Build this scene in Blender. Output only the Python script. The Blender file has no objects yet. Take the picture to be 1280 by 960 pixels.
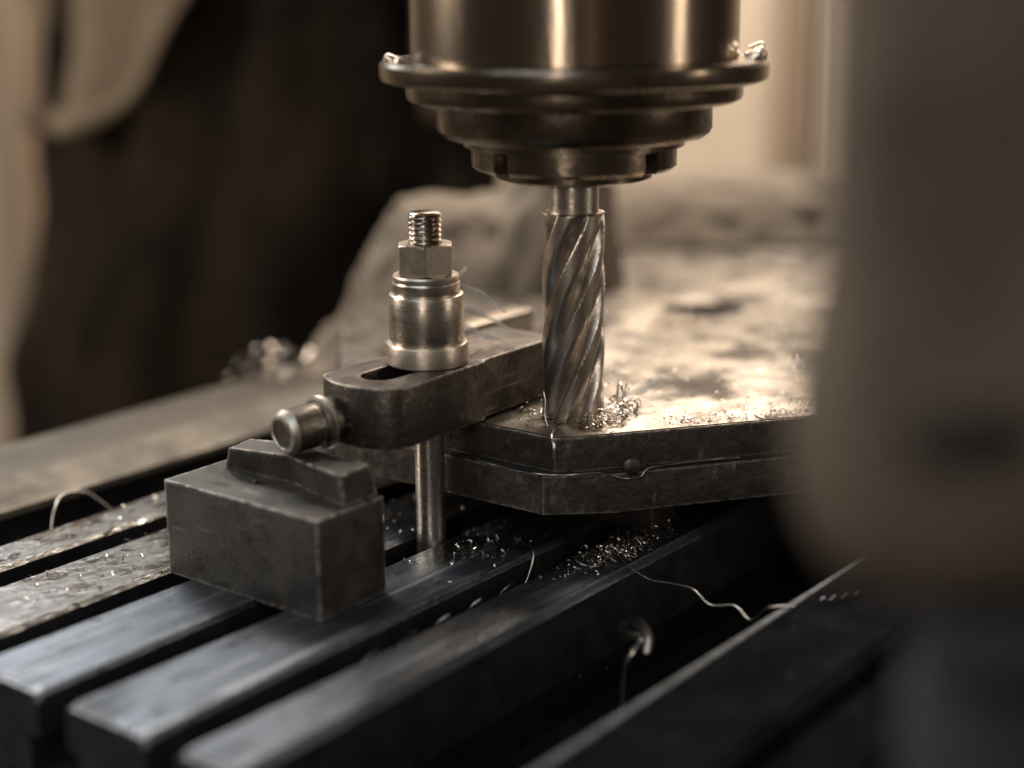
import bpy, bmesh, math, random
from math import sin, cos, pi, radians, sqrt, atan2
from mathutils import Vector, Matrix, noise
random.seed(7)
S = 0.001                                   # everything below is written in millimetres
scene = bpy.context.scene
COL = scene.collection

# ------------------------------------------------------------------ camera
YAW = radians(37.77); PITCH = radians(14.68); ROLL = radians(0.497); CAMZ = 201.8
HEAD = Vector((cos(YAW), sin(YAW), 0)); RIGHT = Vector((sin(YAW), -cos(YAW), 0))   # horizontal heading of the lens, and its right
def cw(r, f, z):                            # a place given as so far right of / ahead of the camera stand, and its height
    p = RIGHT * r + HEAD * f
    return Vector((p.x, p.y, z))
cz = HEAD * cos(PITCH) + Vector((0, 0, -sin(PITCH)))
cx = RIGHT.copy(); cy = cz.cross(cx)        # image-down axis
cx, cy = cx * cos(ROLL) + cy * sin(ROLL), -cx * sin(ROLL) + cy * cos(ROLL)
cam_d = bpy.data.cameras.new('camera'); cam = bpy.data.objects.new('camera', cam_d); COL.objects.link(cam)
cam.matrix_world = Matrix(((cx.x, -cy.x, -cz.x, 0), (cx.y, -cy.y, -cz.y, 0), (cx.z, -cy.z, -cz.z, CAMZ * S), (0, 0, 0, 1)))
cam_d.sensor_width = 36; cam_d.lens = 2016 / 1280 * 36
cam_d.clip_start = 0.01; cam_d.clip_end = 100
cam_d.dof.use_dof = True; cam_d.dof.focus_distance = 0.562; cam_d.dof.aperture_fstop = 2.9
scene.camera = cam

# ------------------------------------------------------------------ world, lamps, exposure
world = bpy.data.worlds.new('World'); scene.world = world; world.use_nodes = True
bg = world.node_tree.nodes['Background']; bg.inputs[0].default_value = (1.0, 0.86, 0.72, 1); bg.inputs[1].default_value = 0.045
def area(name, loc, target, size, watts, col, size_y=None):
    d = bpy.data.lights.new(name, 'AREA'); o = bpy.data.objects.new(name, d); COL.objects.link(o)
    d.energy = watts; d.color = col; d.size = size * S
    if size_y: d.shape = 'RECTANGLE'; d.size_y = size_y * S
    o.location = loc * S
    o.rotation_euler = (Vector(target) - loc).to_track_quat('-Z', 'Y').to_euler()
    return o
WARM = (1.0, 0.85, 0.70); COOL = (0.70, 0.86, 1.0)
area('window_lamp_back', cw(620, 2450, 1250), cw(60, 600, 40), 1500, 19, (1.0, 0.90, 0.79), 800)
area('window_lamp_back_left', cw(-640, 1500, 800), cw(-150, 480, 0), 500, 6.0, (0.80, 0.91, 1.0), 600)
area('wall_fill', cw(380, 1650, 1800), cw(330, 2700, 150), 900, 102, (1.0, 0.87, 0.72))  # added light, unseen, to brighten the wall
area('wall_fill_left', cw(-800, 1900, 1700), cw(-900, 2700, 200), 600, 26, (1.0, 0.86, 0.70))  # added as well, to lift the left part of the wall
area('side_fill_right', cw(950, 250, 480), cw(40, 560, 120), 130, 1.9, (1.0, 0.86, 0.72), 900)  # added strip light for an upright reflection on the spindle
area('strip_lamp_front', cw(-190, -420, 520), cw(0, 560, 90), 40, 2.5, (1.0, 0.88, 0.76), 1000)
area('side_lamp_left', cw(-1050, 700, 520), cw(-60, 700, 40), 300, 8.0, (1.0, 0.90, 0.78), 600)
area('cool_lamp_front', cw(-500, -250, 1100), cw(-60, 460, 0), 900, 3.6, COOL)
vs = scene.view_settings; vs.view_transform = 'Standard'; vs.look = 'None'; vs.exposure = 0; vs.gamma = 1

# ------------------------------------------------------------------ materials
def mat(name, col, rough=0.5, metal=0.0, col2=None, scale=120, mix=(0.4, 0.65), bump=0.0, bscale=600, stretch=(1, 1, 1),
        rough2=None, coat=0.0, spots=None, spec=None, edge=None, scr=None, rscale=None):
    m = bpy.data.materials.new(name); m.use_nodes = True; nt = m.node_tree; N = nt.nodes; L = nt.links
    b = N['Principled BSDF']
    b.inputs['Metallic'].default_value = metal; b.inputs['Roughness'].default_value = rough
    b.inputs['Base Color'].default_value = (*col, 1)
    if coat: b.inputs['Coat Weight'].default_value = coat; b.inputs['Coat Roughness'].default_value = 0.12
    if spec is not None: b.inputs['Specular IOR Level'].default_value = spec
    tc = N.new('ShaderNodeTexCoord'); mp = N.new('ShaderNodeMapping'); mp.inputs['Scale'].default_value = stretch
    L.new(tc.outputs['Object'], mp.inputs[0])
    n1 = N.new('ShaderNodeTexNoise'); n1.inputs['Scale'].default_value = scale; n1.inputs['Detail'].default_value = 8; n1.inputs['Roughness'].default_value = 0.65
    L.new(mp.outputs[0], n1.inputs['Vector'])
    r1 = N.new('ShaderNodeMapRange'); r1.inputs[1].default_value = mix[0]; r1.inputs[2].default_value = mix[1]
    L.new(n1.outputs[0], r1.inputs[0])
    last = None
    if col2:
        c = N.new('ShaderNodeMix'); c.data_type = 'RGBA'; c.inputs[6].default_value = (*col, 1); c.inputs[7].default_value = (*col2, 1)
        L.new(r1.outputs[0], c.inputs[0]); last = c.outputs[2]
    if spots:                                # (colour, scale, threshold): stains with a shape of their own
        n3 = N.new('ShaderNodeTexNoise'); n3.inputs['Scale'].default_value = spots[1]; n3.inputs['Detail'].default_value = 5
        L.new(tc.outputs['Object'], n3.inputs['Vector'])
        r3 = N.new('ShaderNodeMapRange'); r3.inputs[1].default_value = spots[2]; r3.inputs[2].default_value = spots[2] + 0.06
        L.new(n3.outputs[0], r3.inputs[0])
        c2 = N.new('ShaderNodeMix'); c2.data_type = 'RGBA'; c2.inputs[6].default_value = (*col, 1); c2.inputs[7].default_value = (*spots[0], 1)
        if last: L.new(last, c2.inputs[6])
        L.new(r3.outputs[0], c2.inputs[0]); last = c2.outputs[2]
    if scr:                                  # (colour, scale, stretch, threshold, amount): fine scratches and tool marks
        m4 = N.new('ShaderNodeMapping'); m4.inputs['Scale'].default_value = scr[2]; m4.inputs['Rotation'].default_value = (0.05, 0.03, 0.06)
        L.new(tc.outputs['Object'], m4.inputs[0])
        n4 = N.new('ShaderNodeTexNoise'); n4.inputs['Scale'].default_value = scr[1]; n4.inputs['Detail'].default_value = 4
        L.new(m4.outputs[0], n4.inputs['Vector'])
        r4 = N.new('ShaderNodeMapRange'); r4.inputs[1].default_value = scr[3]; r4.inputs[2].default_value = scr[3] + 0.1; r4.inputs[4].default_value = scr[4]
        L.new(n4.outputs[0], r4.inputs[0])
        c4 = N.new('ShaderNodeMix'); c4.data_type = 'RGBA'; c4.inputs[6].default_value = (*col, 1); c4.inputs[7].default_value = (*scr[0], 1)
        if last: L.new(last, c4.inputs[6])
        L.new(r4.outputs[0], c4.inputs[0]); last = c4.outputs[2]
    if edge:                                 # (colour, radius in mm): paint or oxide rubbed off along the edges
        bv = N.new('ShaderNodeBevel'); bv.samples = 4; bv.inputs['Radius'].default_value = edge[1] * S
        ge = N.new('ShaderNodeNewGeometry'); dt = N.new('ShaderNodeVectorMath'); dt.operation = 'DOT_PRODUCT'
        L.new(bv.outputs[0], dt.inputs[0]); L.new(ge.outputs['True Normal'], dt.inputs[1])
        n5 = N.new('ShaderNodeTexNoise'); n5.inputs['Scale'].default_value = 350; n5.inputs['Detail'].default_value = 5
        L.new(tc.outputs['Object'], n5.inputs['Vector'])
        r5 = N.new('ShaderNodeMapRange'); r5.inputs[1].default_value = 0.97; r5.inputs[2].default_value = 0.85
        L.new(dt.outputs['Value'], r5.inputs[0])
        r6 = N.new('ShaderNodeMapRange'); r6.inputs[1].default_value = 0.35; r6.inputs[2].default_value = 0.6
        L.new(n5.outputs[0], r6.inputs[0])
        mu = N.new('ShaderNodeMath'); mu.operation = 'MULTIPLY'; L.new(r5.outputs[0], mu.inputs[0]); L.new(r6.outputs[0], mu.inputs[1])
        c5 = N.new('ShaderNodeMix'); c5.data_type = 'RGBA'; c5.inputs[6].default_value = (*col, 1); c5.inputs[7].default_value = (*edge[0], 1)
        if last: L.new(last, c5.inputs[6])
        L.new(mu.outputs[0], c5.inputs[0]); last = c5.outputs[2]
    if last: L.new(last, b.inputs['Base Color'])
    if rough2 is not None:
        rr = N.new('ShaderNodeMapRange'); rr.inputs[3].default_value = rough; rr.inputs[4].default_value = rough2
        L.new(r1.outputs[0], rr.inputs[0]); L.new(rr.outputs[0], b.inputs['Roughness'])
    if bump:
        n2 = N.new('ShaderNodeTexNoise'); n2.inputs['Scale'].default_value = bscale; n2.inputs['Detail'].default_value = 6
        L.new(mp.outputs[0], n2.inputs['Vector'])
        bp = N.new('ShaderNodeBump'); bp.inputs['Strength'].default_value = bump; bp.inputs['Distance'].default_value = 0.0006
        L.new(n2.outputs[0], bp.inputs['Height']); L.new(bp.outputs[0], b.inputs['Normal'])
    return m
M = {}
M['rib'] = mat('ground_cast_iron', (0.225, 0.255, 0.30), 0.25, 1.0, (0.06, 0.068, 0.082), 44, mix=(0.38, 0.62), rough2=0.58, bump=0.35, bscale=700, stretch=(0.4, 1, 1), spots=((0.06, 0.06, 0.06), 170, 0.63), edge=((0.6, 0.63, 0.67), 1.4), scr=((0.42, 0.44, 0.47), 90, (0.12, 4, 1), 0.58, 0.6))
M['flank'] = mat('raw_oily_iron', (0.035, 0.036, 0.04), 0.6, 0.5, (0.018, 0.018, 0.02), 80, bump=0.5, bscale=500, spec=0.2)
M['wetrib'] = mat('wet_cast_iron', (0.42, 0.41, 0.40), 0.16, 1.0, (0.10, 0.10, 0.10), 70, mix=(0.40, 0.62), rough2=0.5, bump=1.0, bscale=260, stretch=(0.55, 1, 1), spots=((0.05, 0.05, 0.05), 140, 0.6), edge=((0.5, 0.5, 0.5), 1.2))
M['cast'] = mat('dark_cast_iron', (0.02, 0.02, 0.023), 0.7, 0.0, (0.01, 0.01, 0.012), 80, bump=0.5, bscale=500, spec=0.15)
M['rim'] = mat('worn_dark_enamel', (0.006, 0.0065, 0.008), 0.8, 0.0, (0.011, 0.011, 0.013), 50, bump=0.3, spec=0.0, spots=((0.04, 0.042, 0.046), 300, 0.68))
M['worn'] = mat('bare_worn_edge', (0.12, 0.13, 0.145), 0.65, 0.0, (0.05, 0.053, 0.06), 160, spec=0.2)
M['pinrim'] = mat('rubbed_pin_rim', (0.6, 0.56, 0.5), 0.4, 1.0, (0.4, 0.36, 0.32), 300)
M['rail'] = mat('oily_rail_iron', (0.10, 0.085, 0.068), 0.45, 0.5, (0.055, 0.046, 0.037), 30, rough2=0.62, bump=0.4, bscale=300, spots=((0.2, 0.18, 0.15), 120, 0.68))
M['block'] = mat('black_oxide_steel', (0.055, 0.052, 0.05), 0.48, 0.75, (0.095, 0.09, 0.086), 90, bump=0.6, bscale=900, rough2=0.66, spots=((0.035, 0.033, 0.03), 60, 0.6), edge=((0.62, 0.59, 0.55), 1.7), scr=((0.22, 0.21, 0.2), 160, (1, 0.3, 3), 0.64, 0.5))
M['clamp'] = mat('oiled_clamp_steel', (0.16, 0.14, 0.12), 0.32, 0.95, (0.06, 0.05, 0.044), 75, mix=(0.36, 0.62), bump=0.6, bscale=420, rough2=0.6, edge=((0.7, 0.64, 0.57), 1.4), scr=((0.36, 0.32, 0.28), 120, (0.25, 2, 3), 0.62, 0.7))
M['bright'] = mat('turned_bright_steel', (0.74, 0.66, 0.57), 0.24, 1.0, (0.55, 0.48, 0.41), 120, bump=0.10, bscale=1500, stretch=(0.2, 0.2, 4), rough2=0.38, edge=((0.9, 0.84, 0.76), 0.5))
M['nut'] = mat('plain_nut_steel', (0.66, 0.58, 0.49), 0.34, 1.0, (0.44, 0.38, 0.32), 150, bump=0.1, bscale=900, rough2=0.5, edge=((0.9, 0.82, 0.74), 0.5))
M['thread'] = mat('oily_thread_steel', (0.60, 0.52, 0.43), 0.26, 1.0, (0.28, 0.23, 0.19), 160)
M['cutter'] = mat('ground_cutter_steel', (0.66, 0.58, 0.50), 0.32, 1.0, (0.36, 0.31, 0.26), 180, bump=0.15, bscale=1600, rough2=0.46)
M['head'] = mat('spindle_steel', (0.36, 0.29, 0.22), 0.17, 1.0, (0.14, 0.11, 0.08), 30, mix=(0.38, 0.62), bump=0.10, bscale=500, rough2=0.32, stretch=(1, 1, 0.12), edge=((0.6, 0.5, 0.4), 0.7))
M['headdark'] = mat('oily_spindle_steel', (0.27, 0.215, 0.16), 0.2, 1.0, (0.075, 0.058, 0.042), 45, mix=(0.38, 0.62), rough2=0.4, bump=0.2, bscale=400, edge=((0.6, 0.5, 0.4), 0.6))
M['platetop'] = mat('milled_oily_plate', (0.34, 0.30, 0.255), 0.27, 1.0, (0.075, 0.064, 0.053), 30, mix=(0.40, 0.60), bump=1.0, bscale=130, rough2=0.62, spots=((0.05, 0.042, 0.035), 34, 0.56))
M['plate'] = mat('scaly_plate_steel', (0.10, 0.084, 0.07), 0.45, 0.7, (0.045, 0.037, 0.031), 160, mix=(0.38, 0.6), bump=1.0, bscale=420, rough2=0.7, edge=((0.5, 0.45, 0.39), 1.5), scr=((0.26, 0.23, 0.2), 220, (1, 1, 0.35), 0.62, 0.6))
M['chip'] = mat('bright_swarf', (0.72, 0.66, 0.60), 0.25, 1.0, (0.5, 0.45, 0.4), 200)
M['chipdull'] = mat('dull_swarf', (0.42, 0.41, 0.40), 0.35, 1.0, (0.25, 0.24, 0.23), 200)
M['upright'] = mat('greyish_brown_enamel', (0.13, 0.103, 0.08), 0.7, 0.0, (0.075, 0.058, 0.045), 30, spec=0.15)
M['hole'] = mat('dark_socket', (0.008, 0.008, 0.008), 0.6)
M['knob'] = mat('grey_knob_metal', (0.04, 0.043, 0.05), 0.8, 0.0, (0.026, 0.028, 0.032), 60, spec=0.1)
M['cloth'] = mat('dark_work_cloth', (0.008, 0.006, 0.004), 0.95, 0, (0.036, 0.024, 0.014), 7, bump=0.3, bscale=60, spec=0.15)
M['jacket'] = mat('tan_jacket_cloth', (0.23, 0.172, 0.118), 0.9, 0, (0.13, 0.096, 0.066), 12, bump=0.3, bscale=80, spec=0.15)
M['hem'] = mat('lit_hem_cloth', (0.31, 0.235, 0.165), 0.9, 0, (0.2, 0.15, 0.105), 14, spec=0.15)  # paler than the jacket to paint light on its front edge
M['skin'] = mat('skin', (0.45, 0.28, 0.20), 0.5)
M['hair'] = mat('dark_hair', (0.02, 0.015, 0.01), 0.6)
M['shoe'] = mat('black_leather', (0.02, 0.02, 0.02), 0.4)
M['rag'] = mat('stained_canvas', (0.22, 0.18, 0.142), 0.9, 0, (0.15, 0.12, 0.094), 14, bump=0.3, bscale=120, spec=0.2)
M['wall'] = mat('tan_wall_paint', (0.50, 0.42, 0.34), 0.9, 0, (0.42, 0.35, 0.28), 3)
M['post'] = mat('brown_post_paint', (0.23, 0.17, 0.12), 0.7, 0, (0.18, 0.13, 0.09), 5)
M['palepost'] = mat('pale_pipe_paint', (0.5, 0.43, 0.36), 0.7)
M['floor'] = mat('concrete_floor', (0.16, 0.14, 0.12), 0.8, 0, (0.11, 0.10, 0.09), 4)

# ------------------------------------------------------------------ builders
def link(name, me, m, parent=None, base=(0, 0, 0), smooth=None):
    ob = bpy.data.objects.new(name, me); COL.objects.link(ob)
    if m:
        me.materials.clear(); me.materials.append(m)
    if smooth is not None:
        for p in me.polygons: p.use_smooth = True
        me.set_sharp_from_angle(angle=radians(smooth))
    if parent: ob.parent = parent
    else: ob.location = Vector(base) * S
    return ob
def base_of(parent, base):
    if parent is None: return Vector(base)
    b = Vector((0, 0, 0)); p = parent
    while p: b += p.location / S; p = p.parent
    return b
def mesh(name, verts, faces, m, parent=None, base=(0, 0, 0), smooth=None):
    b = base_of(parent, base)
    me = bpy.data.meshes.new(name)
    me.from_pydata([tuple((Vector(v) - b) * S) for v in verts], [], faces); me.update()
    return link(name, me, m, parent, base, smooth)
def from_bm(name, bm, m, parent=None, base=(0, 0, 0), smooth=None):
    b = base_of(parent, base)
    for v in bm.verts: v.co = (v.co - b) * S
    bmesh.ops.recalc_face_normals(bm, faces=bm.faces)
    me = bpy.data.meshes.new(name); bm.to_mesh(me); bm.free()
    return link(name, me, m, parent, base, smooth)
def tag(o, label, cat, group=None, kind=None):
    if label: o['label'] = label
    if cat: o['category'] = cat
    if group: o['group'] = group
    if kind: o['kind'] = kind
    return o
def thing(name, label, cat, base, group=None):
    o = bpy.data.objects.new(name, None); COL.objects.link(o); o.location = Vector(base) * S; o.empty_display_size = 0.01
    return tag(o, label, cat, group)
def hexa(bm, pts, bevel=0.0, seg=2):         # eight corners: four below, four above, same order
    vs_ = [bm.verts.new(p) for p in pts]
    fs = [bm.faces.new([vs_[i] for i in f]) for f in ((3, 2, 1, 0), (4, 5, 6, 7), (0, 1, 5, 4), (1, 2, 6, 5), (2, 3, 7, 6), (3, 0, 4, 7))]
    if bevel:
        es = list({e for f in fs for e in f.edges})
        bmesh.ops.bevel(bm, geom=es, offset=bevel, segments=seg, affect='EDGES', profile=0.6)
def box(bm, x0, x1, y0, y1, z0, z1, bevel=0.0, seg=2):
    hexa(bm, [(x0, y0, z0), (x1, y0, z0), (x1, y1, z0), (x0, y1, z0), (x0, y0, z1), (x1, y0, z1), (x1, y1, z1), (x0, y1, z1)], bevel, seg)
def boxobj(name, dims, m, parent=None, base=(0, 0, 0), bevel=0.6, seg=2, smooth=35):
    bm = bmesh.new(); box(bm, *dims, bevel, seg)
    return from_bm(name, bm, m, parent, base, smooth)
def lathe(name, prof, m, center, parent=None, base=(0, 0, 0), n=96, rf=None, smooth=32, axis=None, cap0=True, cap1=True):
    """prof: (radius, height) from bottom to top; rf(r, h, angle) may reshape the radius; axis: (origin, direction)"""
    vs_, fs = [], []
    if axis:
        o, d = Vector(axis[0]), Vector(axis[1]).normalized()
        e1 = d.orthogonal().normalized(); e2 = d.cross(e1)
    for (r, h) in prof:
        for k in range(n):
            a = 2 * pi * k / n; q = rf(r, h, a) if rf else r
            if axis: vs_.append(o + d * h + (e1 * cos(a) + e2 * sin(a)) * q)
            else: vs_.append((center[0] + q * cos(a), center[1] + q * sin(a), h))
    for i in range(len(prof) - 1):
        for k in range(n):
            k2 = (k + 1) % n
            fs.append((i * n + k, i * n + k2, (i + 1) * n + k2, (i + 1) * n + k))
    if cap0: fs.append(tuple(range(n - 1, -1, -1)))
    if cap1: fs.append(tuple((len(prof) - 1) * n + k for k in range(n)))
    return mesh(name, vs_, fs, m, parent, base, smooth)
def sheet(name, outer, holes, z0, z1, bevel, m, parent=None, base=(0, 0, 0), smooth=35):
    cu = bpy.data.curves.new(name, 'CURVE'); cu.dimensions = '2D'; cu.fill_mode = 'BOTH'
    cu.extrude = ((z1 - z0) / 2 - bevel) * S; cu.bevel_depth = bevel * S; cu.bevel_resolution = 2; cu.offset = -bevel * S
    b = base_of(parent, base)
    for pts in [outer] + holes:
        sp = cu.splines.new('POLY'); sp.points.add(len(pts) - 1); sp.use_cyclic_u = True
        for i, p in enumerate(pts): sp.points[i].co = ((p[0] - b.x) * S, (p[1] - b.y) * S, 0, 1)
    tmp = bpy.data.objects.new('tmp', cu); COL.objects.link(tmp)
    dg = bpy.context.evaluated_depsgraph_get(); dg.update()
    me = bpy.data.meshes.new_from_object(tmp.evaluated_get(dg))
    bpy.data.objects.remove(tmp); bpy.data.curves.remove(cu)
    zc = ((z0 + z1) / 2 - b.z) * S
    for v in me.vertices: v.co.z += zc
    me.name = name
    bm = bmesh.new(); bm.from_mesh(me); bmesh.ops.remove_doubles(bm, verts=bm.verts, dist=1e-6); bmesh.ops.recalc_face_normals(bm, faces=bm.faces); bm.to_mesh(me); bm.free()
    return link(name, me, m, parent, base, smooth)
def arc(cx_, cy_, r, a0, a1, n=10):
    return [(cx_ + r * cos(radians(a0 + (a1 - a0) * i / n)), cy_ + r * sin(radians(a0 + (a1 - a0) * i / n))) for i in range(n + 1)]
def slot_hole(x0, x1, y, r):
    return arc(x1, y, r, -90, 90) + arc(x0, y, r, 90, 270)
def tube(pts, rad, vs_, fs, n=5, flat=1.0):
    """append a tube through pts (mm); flat < 1 makes a ribbon of it"""
    P = [Vector(p) for p in pts]; o = len(vs_)
    up = Vector((0.3, 0.2, 1)).normalized()
    for i, p in enumerate(P):
        d = (P[min(i + 1, len(P) - 1)] - P[max(i - 1, 0)]).normalized()
        a = d.cross(up)
        a = a.normalized() if a.length > 1e-4 else Vector((1, 0, 0))
        b = d.cross(a); up = b * (1 if b.dot(up) > 0 else -1)
        r = rad(i / (len(P) - 1)) if callable(rad) else rad
        for k in range(n):
            t = 2 * pi * k / n
            vs_.append(p + a * cos(t) * r + b * sin(t) * r * flat)
    for i in range(len(P) - 1):
        for k in range(n):
            k2 = (k + 1) % n
            fs.append((o + i * n + k, o + i * n + k2, o + (i + 1) * n + k2, o + (i + 1) * n + k))
    fs.append(tuple(o + k for k in range(n - 1, -1, -1))); fs.append(tuple(o + (len(P) - 1) * n + k for k in range(n)))
def smooth_path(ctrl, n=8):
    out = []; C_ = [Vector(c) for c in ctrl]
    for i in range(len(C_) - 1):
        p0, p1, p2, p3 = C_[max(i - 1, 0)], C_[i], C_[i + 1], C_[min(i + 2, len(C_) - 1)]
        for k in range(n):
            t = k / n
            out.append(0.5 * ((2 * p1) + (p2 - p0) * t + (2 * p0 - 5 * p1 + 4 * p2 - p3) * t * t + (3 * p1 - p0 - 3 * p2 + p3) * t ** 3))
    return out + [C_[-1]]

# ------------------------------------------------------------------ the setting: floor, wall
FLOOR = -900
fl = [cw(-3500, -1500, FLOOR), cw(3500, -1500, FLOOR), cw(3500, 2700, FLOOR), cw(-3500, 2700, FLOOR)]
tag(mesh('floor', fl, [(0, 1, 2, 3)], M['floor']), None, None, kind='structure')
bm = bmesh.new()
hexa(bm, [cw(-3500, 2700, FLOOR - 20), cw(3500, 2700, FLOOR - 20), cw(3500, 2800, FLOOR - 20), cw(-3500, 2800, FLOOR - 20),
          cw(-3500, 2700, 2300), cw(3500, 2700, 2300), cw(3500, 2800, 2300), cw(-3500, 2800, 2300)])
tag(from_bm('wall', bm, M['wall']), None, None, kind='structure')
def post(name, label, r0, r1, f, m, cat):
    bm = bmesh.new()
    hexa(bm, [cw(r0, f, FLOOR), cw(r1, f, FLOOR), cw(r1, f + 90, FLOOR), cw(r0, f + 90, FLOOR), cw(r0, f, 2200), cw(r1, f, 2200), cw(r1, f + 90, 2200), cw(r0, f + 90, 2200)], 15, 3)
    b = cw((r0 + r1) / 2, f + 45, FLOOR)
    tag(from_bm(name, bm, m, None, b, 40), label, cat)
post('wall_post', 'narrow brown upright post on the tan wall to the left of the worker', -806, -776, 2611, M['post'], 'post')
post('wall_post', 'broad brown upright post on the tan wall behind the plate', 438, 500, 2611, M['post'], 'post')
post('wall_pipe', 'pale upright pipe beside the broad brown post', 508, 530, 2610, M['palepost'], 'pipe')

# ------------------------------------------------------------------ milling table
T0, T1 = 252, 1020
table = thing('milling_table', 'cast iron milling machine table with long T-slots and bright ground ribs', 'table', (640, 400, FLOOR))
bm = bmesh.new()
box(bm, T0 + 4, T1, 288, 500, -60, -27, 1.5)
from_bm('slot_floor', bm, M['cast'], table, smooth=35)
for y0, y1 in ((286.5, 310), (322, 356), (369, 401.5), (414, 448), (462, 482)):
    bm = bmesh.new()
    b = 1.6 if y0 > 287 else 2.4
    # T-section: the head of the rib overhangs the wider part of the slot
    prof = [(y0, -27.5), (y0, -b), (y0 + b, 0), (y1 - b, 0), (y1, -b), (y1, -14), (y1 - 5, -14.5), (y1 - 5, -27.5)]
    if y0 > 287: prof = [(y0 + 5, -27.5), (y0 + 5, -14.5), (y0, -14)] + prof[1:]
    n = len(prof); a = [bm.verts.new((T0 + (1.6 if z == 0 else 0), y, z)) for y, z in prof]; c = [bm.verts.new((T1, y, z)) for y, z in prof]
    for i in range(n): bm.faces.new((a[i], a[(i + 1) % n], c[(i + 1) % n], c[i]))
    bm.faces.new(a[::-1]); bm.faces.new(c)
    bm.edges.ensure_lookup_table()
    end = [e for e in bm.edges if all(abs(v.co.x - T0) < 2 for v in e.verts) and all(v.co.z > -2.6 for v in e.verts)]
    bmesh.ops.bevel(bm, geom=end, offset=1.2, segments=2, affect='EDGES')
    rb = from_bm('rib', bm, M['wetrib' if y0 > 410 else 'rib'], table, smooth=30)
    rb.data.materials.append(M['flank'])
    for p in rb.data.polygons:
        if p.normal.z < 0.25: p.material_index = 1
# rear rail with its rounded top, gutter in front of it
prof = [(514, -4.5), (513, -3.5), (513.5, -1), (516, 0.4), (532, 3.2), (534, 4.2), (537, 4.8), (571, 5), (575, 4), (577, 1), (577, -4.5)]
def extr(name, prof, x0, x1, m, parent, smooth=40):
    n = len(prof); vs_ = [(x0, y, z) for y, z in prof] + [(x1, y, z) for y, z in prof]
    return mesh(name, vs_, [(i, (i + 1) % n, n + (i + 1) % n, n + i) for i in range(n)] + [tuple(range(n - 1, -1, -1)), tuple(range(n, 2 * n))], m, parent, smooth=smooth)
extr('rear_rail', prof, T0 - 120, T1, M['rail'], table)
extr('rail_foot', [(500, -60), (500, -26), (517, -26), (517, -4.4), (576, -4.4), (576, -60)], T0 - 120, T1, M['cast'], table)
# front wall of the ribs, trough, front rim
extr('front_trough', [(287.8, -28), (287.8, -70), (190, -70), (190, -3.2), (193, -0.4), (225.5, -0.4), (225.5, -40), (275, -46), (284, -40), (286.3, -28)], T0 + 3, T1, M['rim'], table, 30)
extr('worn_edge', [(225.7, -2.2), (225.7, 0), (228, 0), (229.2, -1.4), (229.2, -2.2)], T0 + 3, T1, M['worn'], table, 30)
extr('apron', [(189.8, -70), (189.8, -9), (172, -14), (168, -20), (168, -34), (158, -38), (158, -70)], T0 + 8, T1, M['rim'], table, 30)
boxobj('pedestal', (330, 940, 230, 540, FLOOR, -59), M['cast'], table, bevel=10)

# ------------------------------------------------------------------ step block
blk = thing('clamp_block', 'dark square steel packing block with a ridged wedge along its top', 'block', (353, 375, 0))
boxobj('block_body', (338, 369, 339.3, 411, 0, 33.6), M['block'], blk, bevel=0.35, seg=2)
bm = bmesh.new()
pts = [(353.5, 342), (369.5, 342), (374, 384), (372, 405), (360, 405)]
lo = [bm.verts.new((x, y, 33)) for x, y in pts]
hi = [bm.verts.new(p) for p in ((352.5, 343, 44), (366.5, 343, 44.6), (369, 384, 44.4), (367, 399, 43.2), (355.5, 398, 42.6))]
mid = bm.verts.new((358.5, 372, 44.2)); hi2 = [hi[0], hi[1], hi[2], hi[3], hi[4], mid]
lo2 = lo + [bm.verts.new((361.5, 374, 33))]
bm.faces.new(hi2); bm.faces.new(lo2[::-1])
for i in range(6): bm.faces.new((lo2[i], lo2[(i + 1) % 6], hi2[(i + 1) % 6], hi2[i]))
bmesh.ops.bevel(bm, geom=list(bm.edges), offset=0.5, segments=2, affect='EDGES')
from_bm('wedge_ridge', bm, M['block'], blk, smooth=35)
bm = bmesh.new(); hexa(bm, [(355.6, 396, 33.3), (357.6, 396.6, 33.3), (353.6, 382, 33.3), (352.6, 382, 33.3), (355.6, 396, 34.3), (357.6, 396.6, 34.9), (353.6, 382, 34.6), (352.6, 382, 34.3)])
from_bm('slit', bm, M['hole'], blk)

# ------------------------------------------------------------------ strap clamp
V0 = 361
clamp = thing('strap_clamp', 'dark slotted strap clamp bridging the packing block and the plate', 'clamp', (425, V0, 44))
outer = [(385, 343), (428, 344), (431, 346), (474, 347), (476, 349), (476, 374), (474, 376), (430, 378), (386, 379)] + [(386 - 10 * sin(radians(t)) , V0 + 18 * cos(radians(t))) for t in range(12, 172, 8)]
sheet('clamp_bar', outer, [slot_hole(393, 424, V0, 6.9)], 45, 66, 0.35, M['clamp'], clamp)
boxobj('clamp_nose', (455, 475, 348.5, 374, 43.6, 45.5), M['clamp'], clamp, bevel=0.3)
pin = lathe('pin', [(6.4, -0.4), (7.3, 0.8), (7.6, 2), (7.6, 11.5), (6.9, 12.3), (6.9, 14), (7.7, 15), (7.7, 30)], M['clamp'], None, clamp, axis=((356, 371, 52.2), (1, -0.16, 0.06)), n=48)
lathe('pin_rim', [(4.9, -0.5), (5.2, -0.9), (6.4, -0.65), (7.2, 0.5), (7.75, 1.6), (7.2, 1.9)], M['pinrim'], None, pin, axis=((356, 371, 52.2), (1, -0.16, 0.06)), n=48, cap0=False, cap1=False)

lathe('pin_clip', [(7.8, 14.6), (9.0, 14.9), (9.3, 15.8), (9.0, 16.7), (7.8, 17)], M['pinrim'], None, pin, axis=((356, 371, 52.2), (1, -0.16, 0.06)), n=40, cap0=False, cap1=False)

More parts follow.
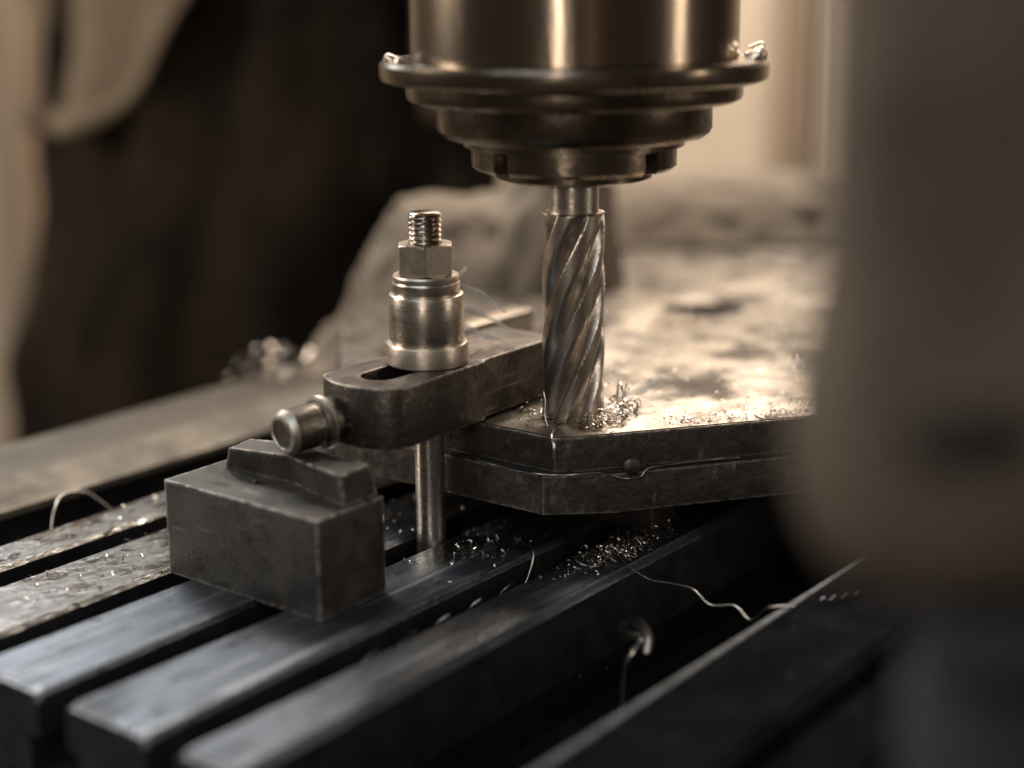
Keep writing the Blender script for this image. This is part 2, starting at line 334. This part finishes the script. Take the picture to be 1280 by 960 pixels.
# ------------------------------------------------------------------ stud, nut, collars
SX, SY = 417, 360.5
stud = thing('clamp_stud', 'tall threaded steel stud rising from the T-slot through the clamp', 'stud', (SX, SY, -26))
zs = [42 + 0.3 * i for i in range(1, 258)]
def thr(r, h, a):
    if h > 118.2: return max(2.0, r - (h - 118.2) * 1.6)
    t = ((h / 1.75) - a / (2 * pi)) % 1.0
    return r - 0.85 * abs(2 * t - 1) ** 1.2
lathe('threaded_end', [(6.0, z) for z in zs], M['thread'], (SX, SY), stud, n=64, rf=thr, smooth=40)
lathe('shank', [(5.3, -26), (5.3, 42.6)], M['bright'], (SX, SY), stud, n=48)
boxobj('tee_head', (SX - 9, SX + 9, SY - 9.5, SY + 9.5, -26.8, -17), M['cast'], stud, bevel=0.5)
def hexr(r, h, a):
    hx = 9.1 / cos(((a + 0.35) % (pi / 3)) - pi / 6)
    e = min(h - 97.6, 108.2 - h)
    return min(hx, 9.35 + 1.9 * max(e, 0) ** 0.75)
nut = tag(lathe('hex_nut', [(9, 97.6), (9, 97.8), (9, 98.1), (9, 98.6), (9, 99.4), (9, 103), (9, 106.4), (9, 107.2), (9, 107.7), (9, 108.0), (9, 108.2), (6.0, 108.2), (5.6, 107.6)], M['nut'], (SX, SY), None, (SX, SY, 97.6), n=192, rf=lambda r, h, a: hexr(r, h, a) if r > 8 else r, smooth=25),
          'steel hexagon nut threaded on top of the stacked collars', 'nut')
tag(lathe('washer', [(6.3, 95.2), (10.6, 95.2), (11.5, 95.5), (11.6, 96.8), (11.2, 97.4), (6.3, 97.65)], M['nut'], (SX, SY), None, (SX, SY, 95)), 'thin flat steel washer directly under the hexagon nut', 'washer')
tag(lathe('spacer_ring', [(6.3, 90.8), (11.7, 90.8), (11.9, 91.2), (11.9, 94.6), (11.5, 95.2), (6.3, 95.25)], M['bright'], (SX, SY), None, (SX, SY, 90.8)), 'low bright steel spacer ring between washer and sleeve', 'spacer')
tag(lathe('spacer_sleeve', [(6.3, 73.6), (13.0, 73.6), (13.0, 74.6), (13.2, 75), (13.2, 89.8), (12.9, 90.6), (12.3, 90.9), (6.3, 90.95)], M['bright'], (SX, SY), None, (SX, SY, 73.6)), 'tall polished steel sleeve around the stud', 'sleeve')
tag(lathe('base_collar', [(6.4, 65.9), (13.9, 65.9), (14.4, 66.4), (14.5, 72.6), (14.1, 73.4), (13.2, 73.7), (6.4, 73.75)], M['nut'], (SX, SY), None, (SX, SY, 65.9)), 'wide steel collar resting on the slotted clamp', 'collar')

# ------------------------------------------------------------------ workpiece plates
work = thing('steel_workpiece', 'thick two-layer steel plate with angled corner being milled', 'plate', (560, 360, 15.8))
P_up = [(427.5, 313), (433, 307), (505.5, 253.2), (600, 181), (720, 230), (800, 400), (760, 520), (640, 560), (520, 500), (426, 412)]
P_lo = [(425, 316), (431, 309), (441, 298), (505, 252), (602, 178), (724, 228), (803, 400), (762, 522), (640, 562), (518, 502), (424, 414)]
HOLE = [(640 + RIGHT.x * p[0] + HEAD.x * p[1], 382 + RIGHT.y * p[0] + HEAD.y * p[1]) for p in slot_hole(-9, 9, 0, 10)]
sheet('upper_plate', P_up, [HOLE], 31.2, 43.6, 0.3, M['plate'], work)
sheet('milled_face', [(x + (560 - x) * 0.006, y + (370 - y) * 0.006) for x, y in P_up], [[(640 + (x - 640) * 1.03, 382 + (y - 382) * 1.03) for x, y in HOLE]], 43.4, 44.0, 0.1, M['platetop'], work)
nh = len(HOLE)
mesh('hole_shade_wall', [(640 + (x - 640) * .985, 382 + (y - 382) * .985, z) for z in (31, 43.5) for x, y in HOLE], [(i, (i + 1) % nh, nh + (i + 1) % nh, nh + i) for i in range(nh)], M['hole'], work)  # black strip painting the shade on the wall of the hole
sheet('lower_plate', P_lo, [], 15.8, 30.2, 0.4, M['plate'], work)
sheet('joint_shim', [(x + (560 - x) * 0.004, y + (370 - y) * 0.004) for x, y in P_lo], [], 30.0, 31.4, 0.2, M['hole'], work)
# weld bead and rivet at the seam
vs_, fs = [], []
seam = smooth_path([(425, 345, 30.6), (424.2, 330, 30.4), (424.6, 318, 30.6), (430, 308.4, 30.8), (438, 300.4, 30.8), (444, 295.5, 28.2), (449, 291.8, 28.4), (453, 289.4, 31.2), (470, 277.6, 31.6), (480, 270.3, 31.4)], 6)
tube(seam, lambda t: 0.40 + 0.16 * sin(t * 37) + 0.12 * sin(t * 91 + 1), vs_, fs, 6)
mesh('seam_wire', vs_, fs, M['chipdull'], work, smooth=60)
lathe('rivet', [(3.4, -2), (3.4, 0.6), (2.9, 1.3), (1.6, 1.9), (0.4, 2.0)], M['clamp'], None, work, axis=((447.6, 294.6, 31.8), (-0.62, -0.78, 0)), n=24)
for i, (x0, x1, y0, y1) in enumerate(((470, 486, 300, 440), (690, 706, 280, 480))):
    tag(boxobj('parallel_bar', (x0, x1, y0, y1, 0, 15.9), M['clamp'], None, (x0, y0, 0)), 'flat steel parallel bar lifting the ' + ('clamped end of the plate off the ribs' if i == 0 else 'far end of the plate off the ribs'), 'bar')
# bar lying on the plate behind the clamp
tag(boxobj('square_bar', (440, 520, 391, 402, 44, 63.5), M['bright'], None, (478, 397, 44), bevel=1.2), 'pale square steel bar on the plate behind the clamp', 'bar')

# ------------------------------------------------------------------ cutter and spindle
AX, AY = 454, 324
cutter = thing('end_mill', 'six-fluted helical end mill cutting the edge of the plate', 'milling cutter', (AX, AY, 42))
LEAD, NF = 138.0, 6
def flute(r, h, a):
    p = ((a / (2 * pi) - h / LEAD) * NF) % 1.0
    if r < 11: return r
    r_in = 7.5 + max(0, h - 110) * 0.35
    R_ = 11.1
    if p < 0.34: q = R_ - 0.25 * (p / 0.34)                                            # land
    elif p < 0.88: t = (p - 0.34) / 0.54; q = r_in + (R_ - 0.25 - r_in) * (0.5 + 0.5 * cos(t * pi))   # gullet
    else: t = (p - 0.88) / 0.12; q = r_in + (R_ - r_in) * t                             # cutting face
    return q
zs = [42 + 0.9 * i for i in range(84)]
lathe('fluted_body', [(11.1, z) for z in zs] + [(11.1, 117.2), (10.6, 117.6), (8.8, 118)], M['cutter'], (AX, AY), cutter, n=240, rf=flute, smooth=38)
lathe('shank', [(8.75, 117.5), (8.75, 134)], M['bright'], (AX, AY), cutter, n=96)
spin = thing('spindle', 'large steel spindle nose with stepped rings holding the cutter', 'spindle', (AX, AY, 129))
def notch(r, h, a):
    d = min(abs(((a - a0 + pi) % (2 * pi)) - pi) for a0 in (radians(-98), radians(-8), radians(82), radians(172)))
    return r - 5 if d < 0.085 else r
lathe('collet', [(9.0, 129), (24, 129), (27, 130), (27, 134)], M['headdark'], (AX, AY), spin)
lathe('collet_nut', [(26, 133), (34, 133), (35.4, 134.2), (35.4, 140.6), (34.6, 141.2), (30, 141.4)], M['headdark'], (AX, AY), spin, n=192, rf=lambda r, h, a: notch(r, h, a) if r > 33 else r)
lathe('nose_ring', [(30, 144), (44.5, 144), (46.4, 145.4), (47.2, 147), (47.2, 155.6), (46.4, 156.4), (40, 156.4)], M['headdark'], (AX, AY), spin, n=128)
lathe('nose_neck', [(30, 141), (38, 141), (38, 144.4)], M['headdark'], (AX, AY), spin)
lathe('step_ring', [(40, 156), (55, 156), (57, 157), (57.4, 158.2), (57.4, 161.4), (56, 162.2), (50, 162.4)], M['headdark'], (AX, AY), spin, n=128)
lathe('flange', [(50, 162.2), (63.5, 162.6), (65.8, 163.6), (66.2, 165), (66.2, 168.6), (65.4, 169.8), (63, 170.2), (50, 170)], M['head'], (AX, AY), spin, n=160)
lathe('quill', [(54.4, 169.6), (55.6, 170.4), (55.6, 420)], M['head'], (AX, AY), spin, n=160)
def rim_at(deg, r):                          # 0 deg = towards the right of the lens
    d = RIGHT * cos(radians(deg)) + HEAD * sin(radians(deg))
    return Vector((AX + d.x * r, AY + d.y * r, 0)), d
for deg, h, r in ((-6, 172.2, 3.2), (-14, 171.6, 2.6), (3, 169.2, 3.4), (-20, 171.2, 2.2), (-2, 164.5, 2.2), (190, 170.6, 1.8), (204, 170.4, 1.5)):
    p, d = rim_at(deg, 62.5)
    lathe('clip_screw', [(r, -3), (r, 1.2), (r * 0.8, 1.9), (r * 0.4, 2.2)], M['bright'], None, spin, axis=((p.x, p.y, h), (d.x, d.y, 0.4)), n=16)

# ------------------------------------------------------------------ foreground upright, knob
def squircle(name, rings, c, m, parent, base, n=64, p=3.4, smooth=60):
    vs_, fs = [], []
    for (hw, hd, z) in rings:
        for k in range(n):
            a = 2 * pi * k / n; ca, sa = cos(a), sin(a)
            q = (abs(ca) ** p + abs(sa) ** p) ** (-1 / p)
            w = cw(0, 0, 0) + RIGHT * (hw * q * ca) + HEAD * (hd * q * sa)
            vs_.append((c.x + w.x, c.y + w.y, z))
    for i in range(len(rings) - 1):
        for k in range(n):
            k2 = (k + 1) % n; fs.append((i * n + k, i * n + k2, (i + 1) * n + k2, (i + 1) * n + k))
    fs.append(tuple(range(n - 1, -1, -1))); fs.append(tuple((len(rings) - 1) * n + k for k in range(n)))
    return mesh(name, vs_, fs, m, parent, base, smooth)
UC = cw(72, 250, 0)
up = thing('machine_arm', 'thick greyish brown machine arm with rounded foot and dark socket', 'machine arm', (UC.x, UC.y, 106))
rings = [(12, 9, 104), (18, 14, 105), (22.5, 17.5, 108.5), (25, 19.5, 114.5), (26.3, 20.5, 124), (26.3, 20.5, 133), (25, 19.5, 142), (23.2, 18, 151), (22.6, 17.2, 160), (23.6, 17, 200), (24.6, 17, 420)]
squircle('arm_casting', rings, UC, M['upright'], up, None)
sc_ = UC - HEAD * 20.2 - RIGHT * 3.5
sv, sf = [], []
for d_, q in ((4.0, 1.0), (-0.6, 1.0), (-1.0, 0.9)):
    for k in range(32):
        a = 2 * pi * k / 32; w = sc_ + HEAD * d_ + RIGHT * (10.5 * q * cos(a)); sv.append((w.x, w.y, 132 + 4.6 * q * sin(a)))
for i in range(2):
    for k in range(32): sf.append((i * 32 + k, i * 32 + (k + 1) % 32, (i + 1) * 32 + (k + 1) % 32, (i + 1) * 32 + k))
sf += [tuple(range(31, -1, -1)), tuple(range(64, 96))]
mesh('socket', sv, sf, M['hole'], up, None, 40)
KC = cw(84, 250, 0)
kb = thing('stepped_knob', 'grey stepped round knob hanging below the foot of the brown arm', 'knob', (KC.x, KC.y, 62))
lathe('stem', [(5, 100), (5, 109)], M['hole'], (KC.x, KC.y), kb, n=32)
lathe('upper_ring', [(8, 89.6), (16, 89.6), (17.4, 90.6), (17.8, 92), (17.8, 98), (17, 100), (14, 101.6), (8, 102)], M['knob'], (KC.x, KC.y), kb, n=64)
lathe('groove', [(13, 84), (13, 90)], M['hole'], (KC.x, KC.y), kb, n=64)
lathe('lower_ring', [(8, 62), (17, 62), (18.6, 64), (18.6, 83), (17.6, 84.6), (12, 85)], M['knob'], (KC.x, KC.y), kb, n=64)

# ------------------------------------------------------------------ cloth heaps behind
def heap(name, label, c, rr, rf_, h, seed, zbase, shape):
    n, m_ = 60, 60; vs_, fs = [], []
    for i in range(n + 1):
        for j in range(m_ + 1):
            a = -1 + 2 * i / n; b = -1 + 2 * j / m_
            w = c + RIGHT * (a * rr) + HEAD * (b * rf_)
            q = Vector((a * 2.1 + seed, b * 2.1, seed * 0.7))
            nz = noise.noise(q) * 0.55 + abs(noise.noise(q * 2.3)) * 0.5 + 0.2 * noise.noise(q * 5)
            prof_ = shape(a, b)
            z = zbase + h * max(0.0, prof_ * (0.94 + 0.06 * nz))
            vs_.append((w.x + 6 * noise.noise(q * 3), w.y + 6 * noise.noise(q * 3 + Vector((5, 0, 0))), z))
    for i in range(n):
        for j in range(m_):
            o = i * (m_ + 1) + j; fs.append((o, o + m_ + 1, o + m_ + 2, o + 1))
    k0 = len(vs_)                             # a bottom face closes the heap
    ob = mesh(name, vs_, fs, M['rag'], None, (c.x, c.y, zbase), 80)
    so = ob.modifiers.new('thickness', 'SOLIDIFY'); so.thickness = 0.002; so.offset = -1
    return tag(ob, label, 'rag')
def ease(x, a, b):
    t = min(1, max(0, (x - a) / (b - a))); return t * t * (3 - 2 * t)
heap('crumpled_rag', 'crumpled pale canvas heaped behind the stud and the clamp', cw(-22, 830, 0), 82, 60, 136, 1.3, 5.2,
     lambda a, b: (1 - abs(b) ** 3) * (0.62 * ease(a, -1.02, -0.35) + 0.38 * ease(a, 0.15, 0.75)) * (1 - 0.8 * ease(a, 0.8, 1.0)))
heap('crumpled_rag', 'crumpled stained canvas on the far end of the plate', cw(140, 960, 0), 110, 60, 36, 4.7, 44.5,
     lambda a, b: (1 - abs(b) ** 3) * (1 - abs(a) ** 4))

# ------------------------------------------------------------------ swarf
def chips(name, label, spots, m, rmin, rmax, curl=1.0, kind='stuff'):
    vs_, fs = [], []
    for (x, y, z) in spots:
        r = random.uniform(rmin, rmax); a0 = random.uniform(0, 2 * pi); turn = random.uniform(1.2, 4.6) * curl
        tilt = random.uniform(-0.9, 0.9); az = random.uniform(0, 2 * pi); pitch_ = random.uniform(-0.5, 0.9) * r
        e1 = Vector((cos(az), sin(az), 0)); e2 = Vector((-sin(az) * cos(tilt), cos(az) * cos(tilt), sin(tilt))); e3 = e1.cross(e2)
        pts = []
        for k in range(6):
            t = k / 5; a = a0 + turn * t
            pts.append(e1 * cos(a) * r + e2 * sin(a) * r + e3 * pitch_ * t)
        zm = min(p.z for p in pts)
        pts = [Vector((x, y, z - zm + 0.12)) + p for p in pts]
        tube(pts, lambda t: r * 0.30 * (0.35 + 0.65 * sin(pi * (0.15 + 0.7 * t))), vs_, fs, 4, 0.28)
    return tag(mesh(name, vs_, fs, m, None, spots[0], 50), label, 'swarf', kind=kind)
g = random.gauss; U = random.uniform
def rot(x, y, ox, oy, ang): return ox + x * cos(ang) - y * sin(ang), oy + x * sin(ang) + y * cos(ang)
sp = [(U(256, 400), min(447, max(415, g(431, 9))), 0.1) for _ in range(130)] + [(g(428, 22), min(400, max(371, g(386, 8))), 0.1) for _ in range(420)]
chips('swarf_flecks', 'bright wet swarf flecks on the ribs beside the packing block', sp, M['chip'], 0.3, 1.5, 0.5)
sp = [(U(300, 420), min(480, max(463, g(474, 4))), 0.1) for _ in range(60)]
chips('swarf_flecks', 'bright wet swarf flecks on the narrow rear rib', sp, M['chip'], 0.4, 1.6, 0.3)
sp = [(448 + g(0, 16), 298 + g(0, 5), 0.1 + abs(g(0, 1.2))) for _ in range(850)]
sp = [(x, y, z) for x, y, z in sp if 289 < y < 308]
chips('swarf_pile', 'heap of fine curly swarf on the front rib under the plate', sp, M['chip'], 0.25, 0.95, 1.2)
sp = [(g(424, 13), min(354, max(324, g(342, 9))), 0.1) for _ in range(240)]
chips('swarf_scatter', 'scattered curly swarf on the rib in front of the stud', sp, M['chip'], 0.25, 1.1, 1.1)
sp = []
for _ in range(1300):                          # along the front edge of the milled face
    t = U(0.12, 1.0) ** 0.8; e = abs(g(0, 9)); x, y = 427 + (600 - 427) * t, 313 + (181 - 313) * t
    sp.append((x + 0.60 * e + 1.2, y + 0.78 * e + 1.2, 44.05))
for _ in range(500): sp.append((U(480, 640), U(270, 420), 44.05))
chips('swarf_on_plate', 'bright swarf strewn along the front of the milled plate', [s for s in sp if s[1] - 313 > -(s[0] - 427) * 0.763 + 2], M['chip'], 0.25, 0.95, 0.9)
sp = []
for _ in range(430):
    a = U(0, 2 * pi); r = 11.5 + abs(g(0, 6.5)); d = RIGHT * cos(a) + HEAD * sin(a)
    if d.dot(RIGHT) < 0.1 and U(0, 1) < 0.75: continue
    sp.append((AX + d.x * r, AY + d.y * r, 44 + abs(g(0, 2.2))))
chips('swarf_at_cutter', 'bright curled swarf thrown up round the foot of the cutter', [s for s in sp if s[0] > 429 and s[1] - 313 > -(s[0] - 427) * 0.763 + 1.5], M['chip'], 0.5, 1.7, 1.3)
sp = []
for _ in range(60):
    e = abs(g(0, 0.5)); sp.append((536 + g(0, 11), 560 + g(0, 6), 5.2 + max(0, 14 - 18 * e)))
chips('swarf_on_rail', 'small mound of bright swarf on the rear rail behind the clamp', sp, M['chip'], 1.2, 2.8, 1.2)
def curl(name, label, ctrl, rad, m=M['chipdull'], flat=0.5, n=8):
    vs_, fs = [], []; tube(smooth_path(ctrl, n), rad, vs_, fs, 6, flat)
    return tag(mesh(name, vs_, fs, m, None, ctrl[0], 60), label, 'swarf curl')
curl('swarf_curl', 'long thin wavy swarf thread crossing the dark trough', [(442, 296, 0.6), (436, 288, 0.4), (437, 280, -3), (438, 272, -3), (436, 262, -2), (434, 254, -5), (436, 246, -4), (433, 238, -6), (432, 231, 0.4), (438, 225, 0.3)], 0.28)
h = []
for k in range(40):
    t = k / 39; h.append((446 + 18 * t, 220 - 11 * t, 0.5 + 1.1 * (1 + sin(t * 30)) / 2))
curl('swarf_curl', 'tiny crimped swarf thread lying on the dark front rim', h, 0.35, n=2)
curl('swarf_curl', 'twisted ribbon of swarf standing up inside the dark trough', [(394, 250, -38), (389, 254, -36), (387, 257, -30), (391, 260, -22), (394, 261, -14), (396, 260, -10), (400, 260, -7), (396, 265, -4), (394, 262, 0), (400, 261, -1), (402, 258, -6), (400, 257, -11)], lambda t: 0.6 + 1.3 * abs(sin(t * 9)), flat=0.25)
curl('swarf_curl', 'bent swarf thread arching over the rear gutter', [(345, 487, -6), (352, 493, 2), (360, 498, 5), (371, 498, 3), (378, 492, -5)], 0.28)
curl('swarf_curl', 'small hooked swarf thread at the gutter of the rear rail', [(309, 487, -8), (313, 490, 2), (319, 493, 1), (325, 489, -8)], 0.28)
curl('swarf_curl', 'swarf thread hanging over the rib edge below the plate', [(420, 330, 1), (427, 328, 2), (428, 323, 1), (424, 320.5, -4), (421, 320.5, -9)], 0.5, M['chip'])
h = [(430 + 5.2 * cos(t / 16 * 2 * pi), 300 + 4.2 * sin(t / 16 * 2 * pi), 1.4 + 1.2 * sin(t / 3)) for t in range(20)]
curl('swarf_curl', 'open ring of swarf on the front rib', h, 0.5, n=2)
for i in range(5):
    x = 330 + i * 17
    curl('swarf_curl', 'short curled swarf lodged in the slot behind the front rib', [(x, 317, -10), (x + 3, 316, -5), (x + 7, 314, -2.5), (x + 9, 317, -6)], 0.8)['group'] = 'swarf lodged in the front slot'

def pig(cx_, cy_, z, r, turns, hgt, ax, seed=0):
    a_ = Vector(ax).normalized(); e1 = a_.orthogonal().normalized(); e2 = a_.cross(e1); out = []
    n = int(turns * 12)
    for k in range(n + 1):
        t = k / n; q = r * (1 + 0.18 * sin(5 * t + seed))
        out.append(Vector((cx_, cy_, z)) + a_ * hgt * t + (e1 * cos(2 * pi * turns * t + seed) + e2 * sin(2 * pi * turns * t + seed)) * q)
    return out
curl('swarf_curl', 'bright looped swarf standing just right of the cutter foot', pig(467, 314, 49.5, 5.2, 1.6, 4, RIGHT, 1.0), 0.5, M['chip'], n=2)
curl('swarf_curl', 'small bright swarf coil beside the cutter foot on the plate', pig(468, 309, 46.2, 2.3, 2.4, 6, (0.8, 0.2, 0.1), 2.0), 0.42, M['chip'], n=2)
curl('swarf_curl', 'bright swarf splinter stuck to the plate edge at the cutter', [(436, 322, 44.3), (437, 324, 48), (440, 326, 52), (441, 327.5, 55)], 0.55, M['chip'])
curl('swarf_curl', 'bright swarf splinter hanging down the plate corner below the cutter', [(434, 318, 44.4), (429.5, 315.5, 44.2), (426.3, 312.5, 42), (426, 312, 37)], 0.5, M['chip'])
# cutting vapour: thin curling wisps of real volume
sm = bpy.data.materials.new('cutting_vapour'); sm.use_nodes = True; nt = sm.node_tree
for n_ in list(nt.nodes):
    if n_.type == 'BSDF_PRINCIPLED': nt.nodes.remove(n_)
pv = nt.nodes.new('ShaderNodeVolumePrincipled'); pv.inputs['Color'].default_value = (0.95, 0.9, 0.85, 1); pv.inputs['Density'].default_value = 420
nt.links.new(pv.outputs[0], nt.nodes['Material Output'].inputs['Volume'])
wisps = [[(448, 345, 70), (445, 350, 76), (440, 352, 79), (436, 358, 82), (432, 360, 80), (430, 364, 84), (434, 366, 90), (438, 362, 94), (436, 358, 97)],
         [(450, 347, 66), (447, 352, 70), (441, 355, 72), (437, 360, 75), (438, 364, 79), (441, 362, 82)],
         [(446, 348, 80), (440, 352, 86), (434, 356, 90), (428, 362, 92), (424, 368, 93), (421, 371, 95)],
         [(468, 318, 46), (473, 315, 49), (479, 311, 50), (486, 308, 53), (492, 306, 52)],
         [(434, 360, 99), (430, 364, 102), (425, 368, 103), (420, 372, 102.5)]]
vs_, fs = [], []
for i, w in enumerate(wisps): tube(smooth_path(w, 6), lambda t: 0.55 + 0.95 * sin(pi * (0.06 + 0.88 * t)) * (1 + 0.4 * sin(t * 23 + i)), vs_, fs, 6)
tag(mesh('vapour_wisps', vs_, fs, sm, None, (448, 345, 66), 60), 'thin curling wisps of cutting vapour between stud and cutter', 'vapour', kind='stuff')

# ------------------------------------------------------------------ the worker behind the table
WP = cw(-201, 1330, FLOOR)
person = bpy.data.objects.new('person', None)
wrot = YAW - pi / 2
body = bpy.data.meshes.new('person')
J = {  # joint: (right, away, height above floor), radius x, radius y     (facing the table)
 'pelvis': ((0, 0, 960), 150, 110), 'belly': ((0, 0, 1080), 130, 100), 'chest': ((0, 10, 1300), 150, 110), 'necklow': ((0, 15, 1440), 75, 70), 'neck': ((0, 5, 1500), 56, 56), 'head': ((0, -15, 1580), 76, 90), 'crown': ((0, -10, 1680), 70, 82),
 'hipl': ((-105, 0, 880), 105, 105), 'kneel': ((-125, -10, 500), 65, 65), 'anklel': ((-130, 10, 90), 45, 45), 'toel': ((-140, -140, 40), 42, 36),
 'hipr': ((105, 0, 880), 105, 105), 'kneer': ((125, -25, 500), 65, 65), 'ankler': ((130, 0, 90), 45, 45), 'toer': ((140, -150, 40), 42, 36),
 'shl': ((-190, 15, 1400), 65, 60), 'ell': ((-265, 20, 1180), 48, 48), 'wrl': ((-190, -190, 1260), 34, 30), 'hal': ((-150, -270, 1290), 40, 26),
 'shr': ((190, 15, 1400), 65, 60), 'elr': ((265, 20, 1180), 48, 48), 'wrr': ((190, -190, 1260), 34, 30), 'har': ((150, -270, 1290), 40, 26)}
keys = list(J); E_ = [('pelvis', 'belly'), ('belly', 'chest'), ('chest', 'necklow'), ('necklow', 'neck'), ('neck', 'head'), ('head', 'crown')]
for s in 'lr': E_ += [('pelvis', 'hip' + s), ('hip' + s, 'knee' + s), ('knee' + s, 'ankle' + s), ('ankle' + s, 'toe' + s), ('chest', 'sh' + s), ('sh' + s, 'el' + s), ('el' + s, 'wr' + s), ('wr' + s, 'ha' + s)]
body.from_pydata([tuple(c * S for c in J[k][0]) for k in keys], [(keys.index(a), keys.index(b)) for a, b in E_], [])
person = bpy.data.objects.new('person', body); COL.objects.link(person)
person.location = WP * S; person.rotation_euler.z = wrot
sk = person.modifiers.new('skin', 'SKIN'); sk.use_smooth_shade = True
for i, k in enumerate(keys):
    v = body.skin_vertices[0].data[i]; v.radius = (J[k][1] * S, J[k][2] * S); v.use_root = (k == 'pelvis')
sb = person.modifiers.new('sub', 'SUBSURF'); sb.levels = 3; sb.render_levels = 3
body.materials.append(M['cloth'])
tag(person, 'worker in dark work clothes and open tan jacket standing behind the table', 'person')
def local(name, vs_, fs, m, smooth=60):
    me = bpy.data.meshes.new(name); me.from_pydata([tuple(Vector(v) * S) for v in vs_], [], fs)
    return link(name, me, m, person, smooth=smooth)
# trousers: folded shell round hips and thighs
def shell(name, m, angles, zfun, rx, ry, fold, n=90, k=30, thick=3, seed=0.0, cx0=0):
    vs_, fs = [], []
    for i in range(n + 1):
        a = angles[0] + (angles[1] - angles[0]) * i / n
        zt, zb = zfun(a)
        for j in range(k + 1):
            t = j / k; z = zt + (zb - zt) * t
            f = fold(a, t)
            vs_.append((cx0 + (rx(t) + f) * cos(a), (ry(t) + f) * sin(a), z))
    for i in range(n):
        for j in range(k):
            o = i * (k + 1) + j; fs.append((o, o + 1, o + k + 2, o + k + 1))
    ob = local(name, vs_, fs, m); so = ob.modifiers.new('thickness', 'SOLIDIFY'); so.thickness = thick * S
    return ob
shell('apron', M['cloth'], (pi, 2 * pi), lambda a: (1330, 520), lambda t: 132 + 112 * t, lambda t: 118 + 50 * t,
      lambda a, t: 12 * t * sin(a * 9 + 2 * t) + 22 * noise.noise(Vector((a * 2.2, t * 5, 1.0))) + 16 * noise.noise(Vector((a * 4, t * 12 + a * 3, 4.0))))
def jz(a):
    # hem hangs lowest at the side, rising along the open front edge
    return (1430, 982 + 190 * ease(a, radians(226), radians(296)) + 6 * sin(a * 7))
shell('jacket', M['jacket'], (radians(70), radians(286)), jz, lambda t: 158 + 16 * t, lambda t: 124 + 40 * t,
      lambda a, t: 14 * t * sin(a * 8) + 10 * noise.noise(Vector((a * 3, t * 4, 7.0))) + 14 * ease(t, .8, 1) * sin(a * 13), thick=5)
shell('jacket', M['jacket'], (radians(70), radians(-40)), lambda a: (1430, 985), lambda t: 158 + 12 * t, lambda t: 124 + 24 * t,
      lambda a, t: 12 * t * sin(a * 8) + 10 * noise.noise(Vector((a * 3, t * 4, 2.0))), thick=5)
# hem tube along the open jacket front; its paler colour paints the lit edge
hv, hf = [], []; path = []
for i in range(30):
    a = radians(214 + 72 * i / 29); f = 14 * sin(a * 8) + 10 * noise.noise(Vector((a * 3, 4, 7.0))) + 14 * sin(a * 13)
    path.append(((174 + f) * cos(a), (164 + f) * sin(a), jz(a)[1] + 4))
tube(path, lambda t: 6 + 3 * sin(t * 8), hv, hf, 10)
local('lit_jacket_hem', hv, hf, M['hem'])
# head, hair, hands, shoes (above or below the picture)
def blob(name, c, r, m, fn=None, n=24):
    vs_, fs = [], []
    for i in range(n + 1):
        for j in range(n):
            th = pi * i / n; ph = 2 * pi * j / n
            d = Vector((sin(th) * cos(ph), sin(th) * sin(ph), cos(th))); q = fn(d) if fn else 1
            vs_.append((c[0] + d.x * r[0] * q, c[1] + d.y * r[1] * q, c[2] + d.z * r[2] * q))
    for i in range(n):
        for j in range(n):
            fs.append((i * n + j, (i + 1) * n + j, (i + 1) * n + (j + 1) % n, i * n + (j + 1) % n))
    return local(name, vs_, fs, m)
def face(d):
    q = 1.0
    if d.y < -0.3:
        q += 0.16 * math.exp(-((d.x / .13) ** 2 + ((d.z + .1) / .2) ** 2)) - 0.05 * math.exp(-(((abs(d.x) - .33) / .14) ** 2 + ((d.z - .08) / .12) ** 2)) + .03 * math.exp(-((d.x / .3) ** 2 + ((d.z + .5) / .08) ** 2))
    return q
blob('head', (0, -15, 1615), (82, 100, 122), M['skin'], face, 48)
blob('hair', (0, 6, 1645), (90, 98, 104), M['hair'])
for s in (-1, 1):
    blob('eye', (s * 30, -103, 1625), (11, 8, 8), M['hole'], None, 12); blob('ear', (s * 84, 0, 1610), (9, 20, 32), M['skin'], None, 12)
    blob('shoe', (s * 136, -70, FLOOR * 0 + 40), (55, 145, 42), M['shoe'])
